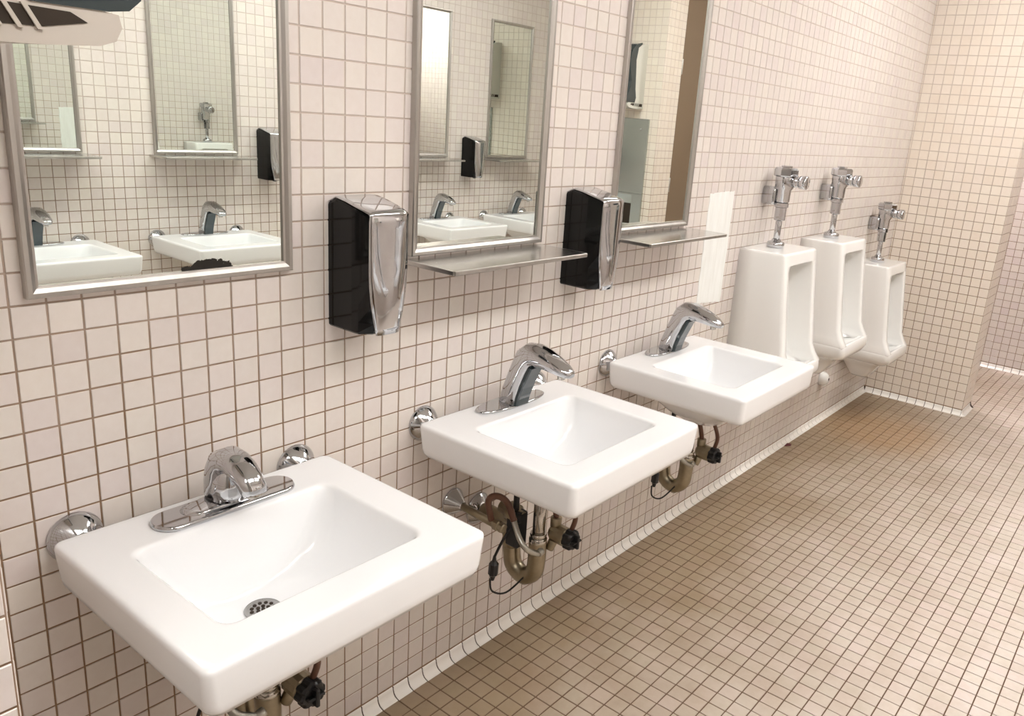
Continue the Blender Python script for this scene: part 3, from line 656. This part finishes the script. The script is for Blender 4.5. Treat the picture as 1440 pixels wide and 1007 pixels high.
# ------------------------------------------------------------------ towel dispensers, steel panel, door
def make_towel(x, y, z, rot, label):
    t = thing('towel_dispenser', label, 'towel dispenser', x, y, z, rot, 'towel dispensers'); hw = 3.5
    def strip(pts, w0, w1, mb, r=.3):
        n = len(pts)
        mb.loft([[(w0, y_, z_) for y_, z_ in pts]]+[[(w0+(w1-w0)*k/6, y_, z_) for y_, z_ in pts] for k in (1, 5)]+[[(w1, y_, z_) for y_, z_ in pts]], smooth=False)
    body = [(0, .0), (-1.2, -.12), (-2.4, -.08), (-3.4, .0), (-3.72, .12), (-3.85, .38), (-3.8, .62), (-2.9, .72), (-2.55, 1.4), (-2.3, 2.4), (-2.5, 4.4), (-2.7, 6.0), (-2.4, 7.6), (-1.2, 8.1), (0, 8.2)]
    b = MB(); strip(body, -hw, hw, b); b.build('body', 'beige_plastic', t)
    cov = [(-2.2, .66), (-3.6, .66), (-4.0, .72), (-4.25, .95), (-4.1, 1.6), (-3.55, 2.6), (-3.4, 3.4), (-3.9, 4.8), (-4.1, 6.0), (-3.8, 7.2), (-2.9, 8.0), (-1.6, 8.3), (-1.6, 8.1), (-2.4, 7.6), (-2.7, 6), (-2.5, 4.4), (-2.3, 2.4), (-2.0, 1.3)]
    b = MB(); strip(cov, -hw-.03, hw+.03, b); b.build('front_cover', 'smoke', t, label='smoked dark front cover')
    for q in (-1, 1):
        s = MB()
        s.loft([[(q*(hw+dx), y_, z_) for y_, z_ in ((-.3, .20), (-1.4, .20), (-2.4, .24), (-3.2, .40), (-2.9, .56), (-1.6, .60), (-.3, .58))] for dx in (-.02, .02)], smooth=False)
        s.build('side_slot', 'dark', t)
        for k in range(4):
            s = MB(); y0 = -2.3+.33*k; s.loft([[(q*(hw+dx), y_, z_) for y_, z_ in ((y0, .18), (y0-.09, .18), (y0+.16, .62), (y0+.25, .62))] for dx in (0, .06)], smooth=False); s.build('slot_rib', 'beige_plastic', t)
    return t
tw = make_towel(XF, -5.55, 7.25, math.pi/2, 'towel dispenser with dark cover cut off at the top left corner')
tw2 = make_towel(XC, -39.6, 8.35, -math.pi/2, 'white towel dispenser with dark front seen in the farthest mirror')
for o in tw2.children:
    if o.name.startswith('body') or o.name.startswith('slot_rib'): o.data.materials[0] = M['white_plastic']
t = thing('recessed_dispenser', 'tall recessed stainless steel dispenser panel seen in the farthest mirror', 'dispenser', XC-.05, -38.3, -20, -math.pi/2)
b = MB(); hw = 3.6; zt = 27.0; s0, s1 = 12.7, 16.9
b.box(-hw, hw, -.3, 0, s1, zt, .05); b.box(-hw, hw, -.3, 0, 0, s0, .05); b.box(-hw, -2.0, -.3, 0, s0-.02, s1+.02, .01); b.box(2.0, hw, -.3, 0, s0-.02, s1+.02, .01); b.build('panel', 'steel_panel', t)
b = MB(); b.box(-2.0, 2.0, -.06, -.04, s0, s1, .005); b.build('recess', 'dark', t)
b = MB(); b.loft([[(-2, -.05, s1), (-2, -.3, s1), (-2, -.3, s1-.2), (-2, -.08, s1-1.4)], [(2, -.05, s1), (2, -.3, s1), (2, -.3, s1-.2), (2, -.08, s1-1.4)]], smooth=False); b.build('recess_flap', 'steel_panel', t)
for q in (-1, 1):
    b = MB(); b.lathe((q*2.4, -.3, zt-1.4), (0, -1, 0), [(0, .17), (.06, .17), (.08, .12)], 14); b.build('lock', 'chrome', t)
t = thing('open_door', 'brown door leaf standing open, seen in the farthest mirror', 'door', XC+TH+.1, DR-.1, ZF)
b = MB(); b.box(0, 18, -.9, 0, .15, 48, .04); b.build('leaf', 'door', t)
b = MB(); b.cyl((16.6, .0, 19), (16.6, .9, 19), .25); b.lathe((16.6, .7, 19), (0, 1, 0), [(0, .3), (.2, .55), (.5, .5), (.6, .2)], 18); b.build('knob', 'steel', t)
for z in (5, 20, 36):
    b = MB(); b.cyl((-.02, .1, z), (-.02, .1, z+2), .12); b.build('hinge', 'steel', t)
# small dark red scrap on the cove
b = MB(); b.loft([[(-.5, 0, .0), (.4, .1, 0), (.7, -.25, 0), (.1, -.45, 0)], [(-.35, 0, .07), (.3, .05, .1), (.5, -.22, .06), (.1, -.35, .05)]], smooth=False)
o = b.build('paper_scrap', 'red', loc=W(64.3, -.55, ZF+.06)); tag(o, 'tiny dark red scrap lying against the white cove tiles', 'scrap')
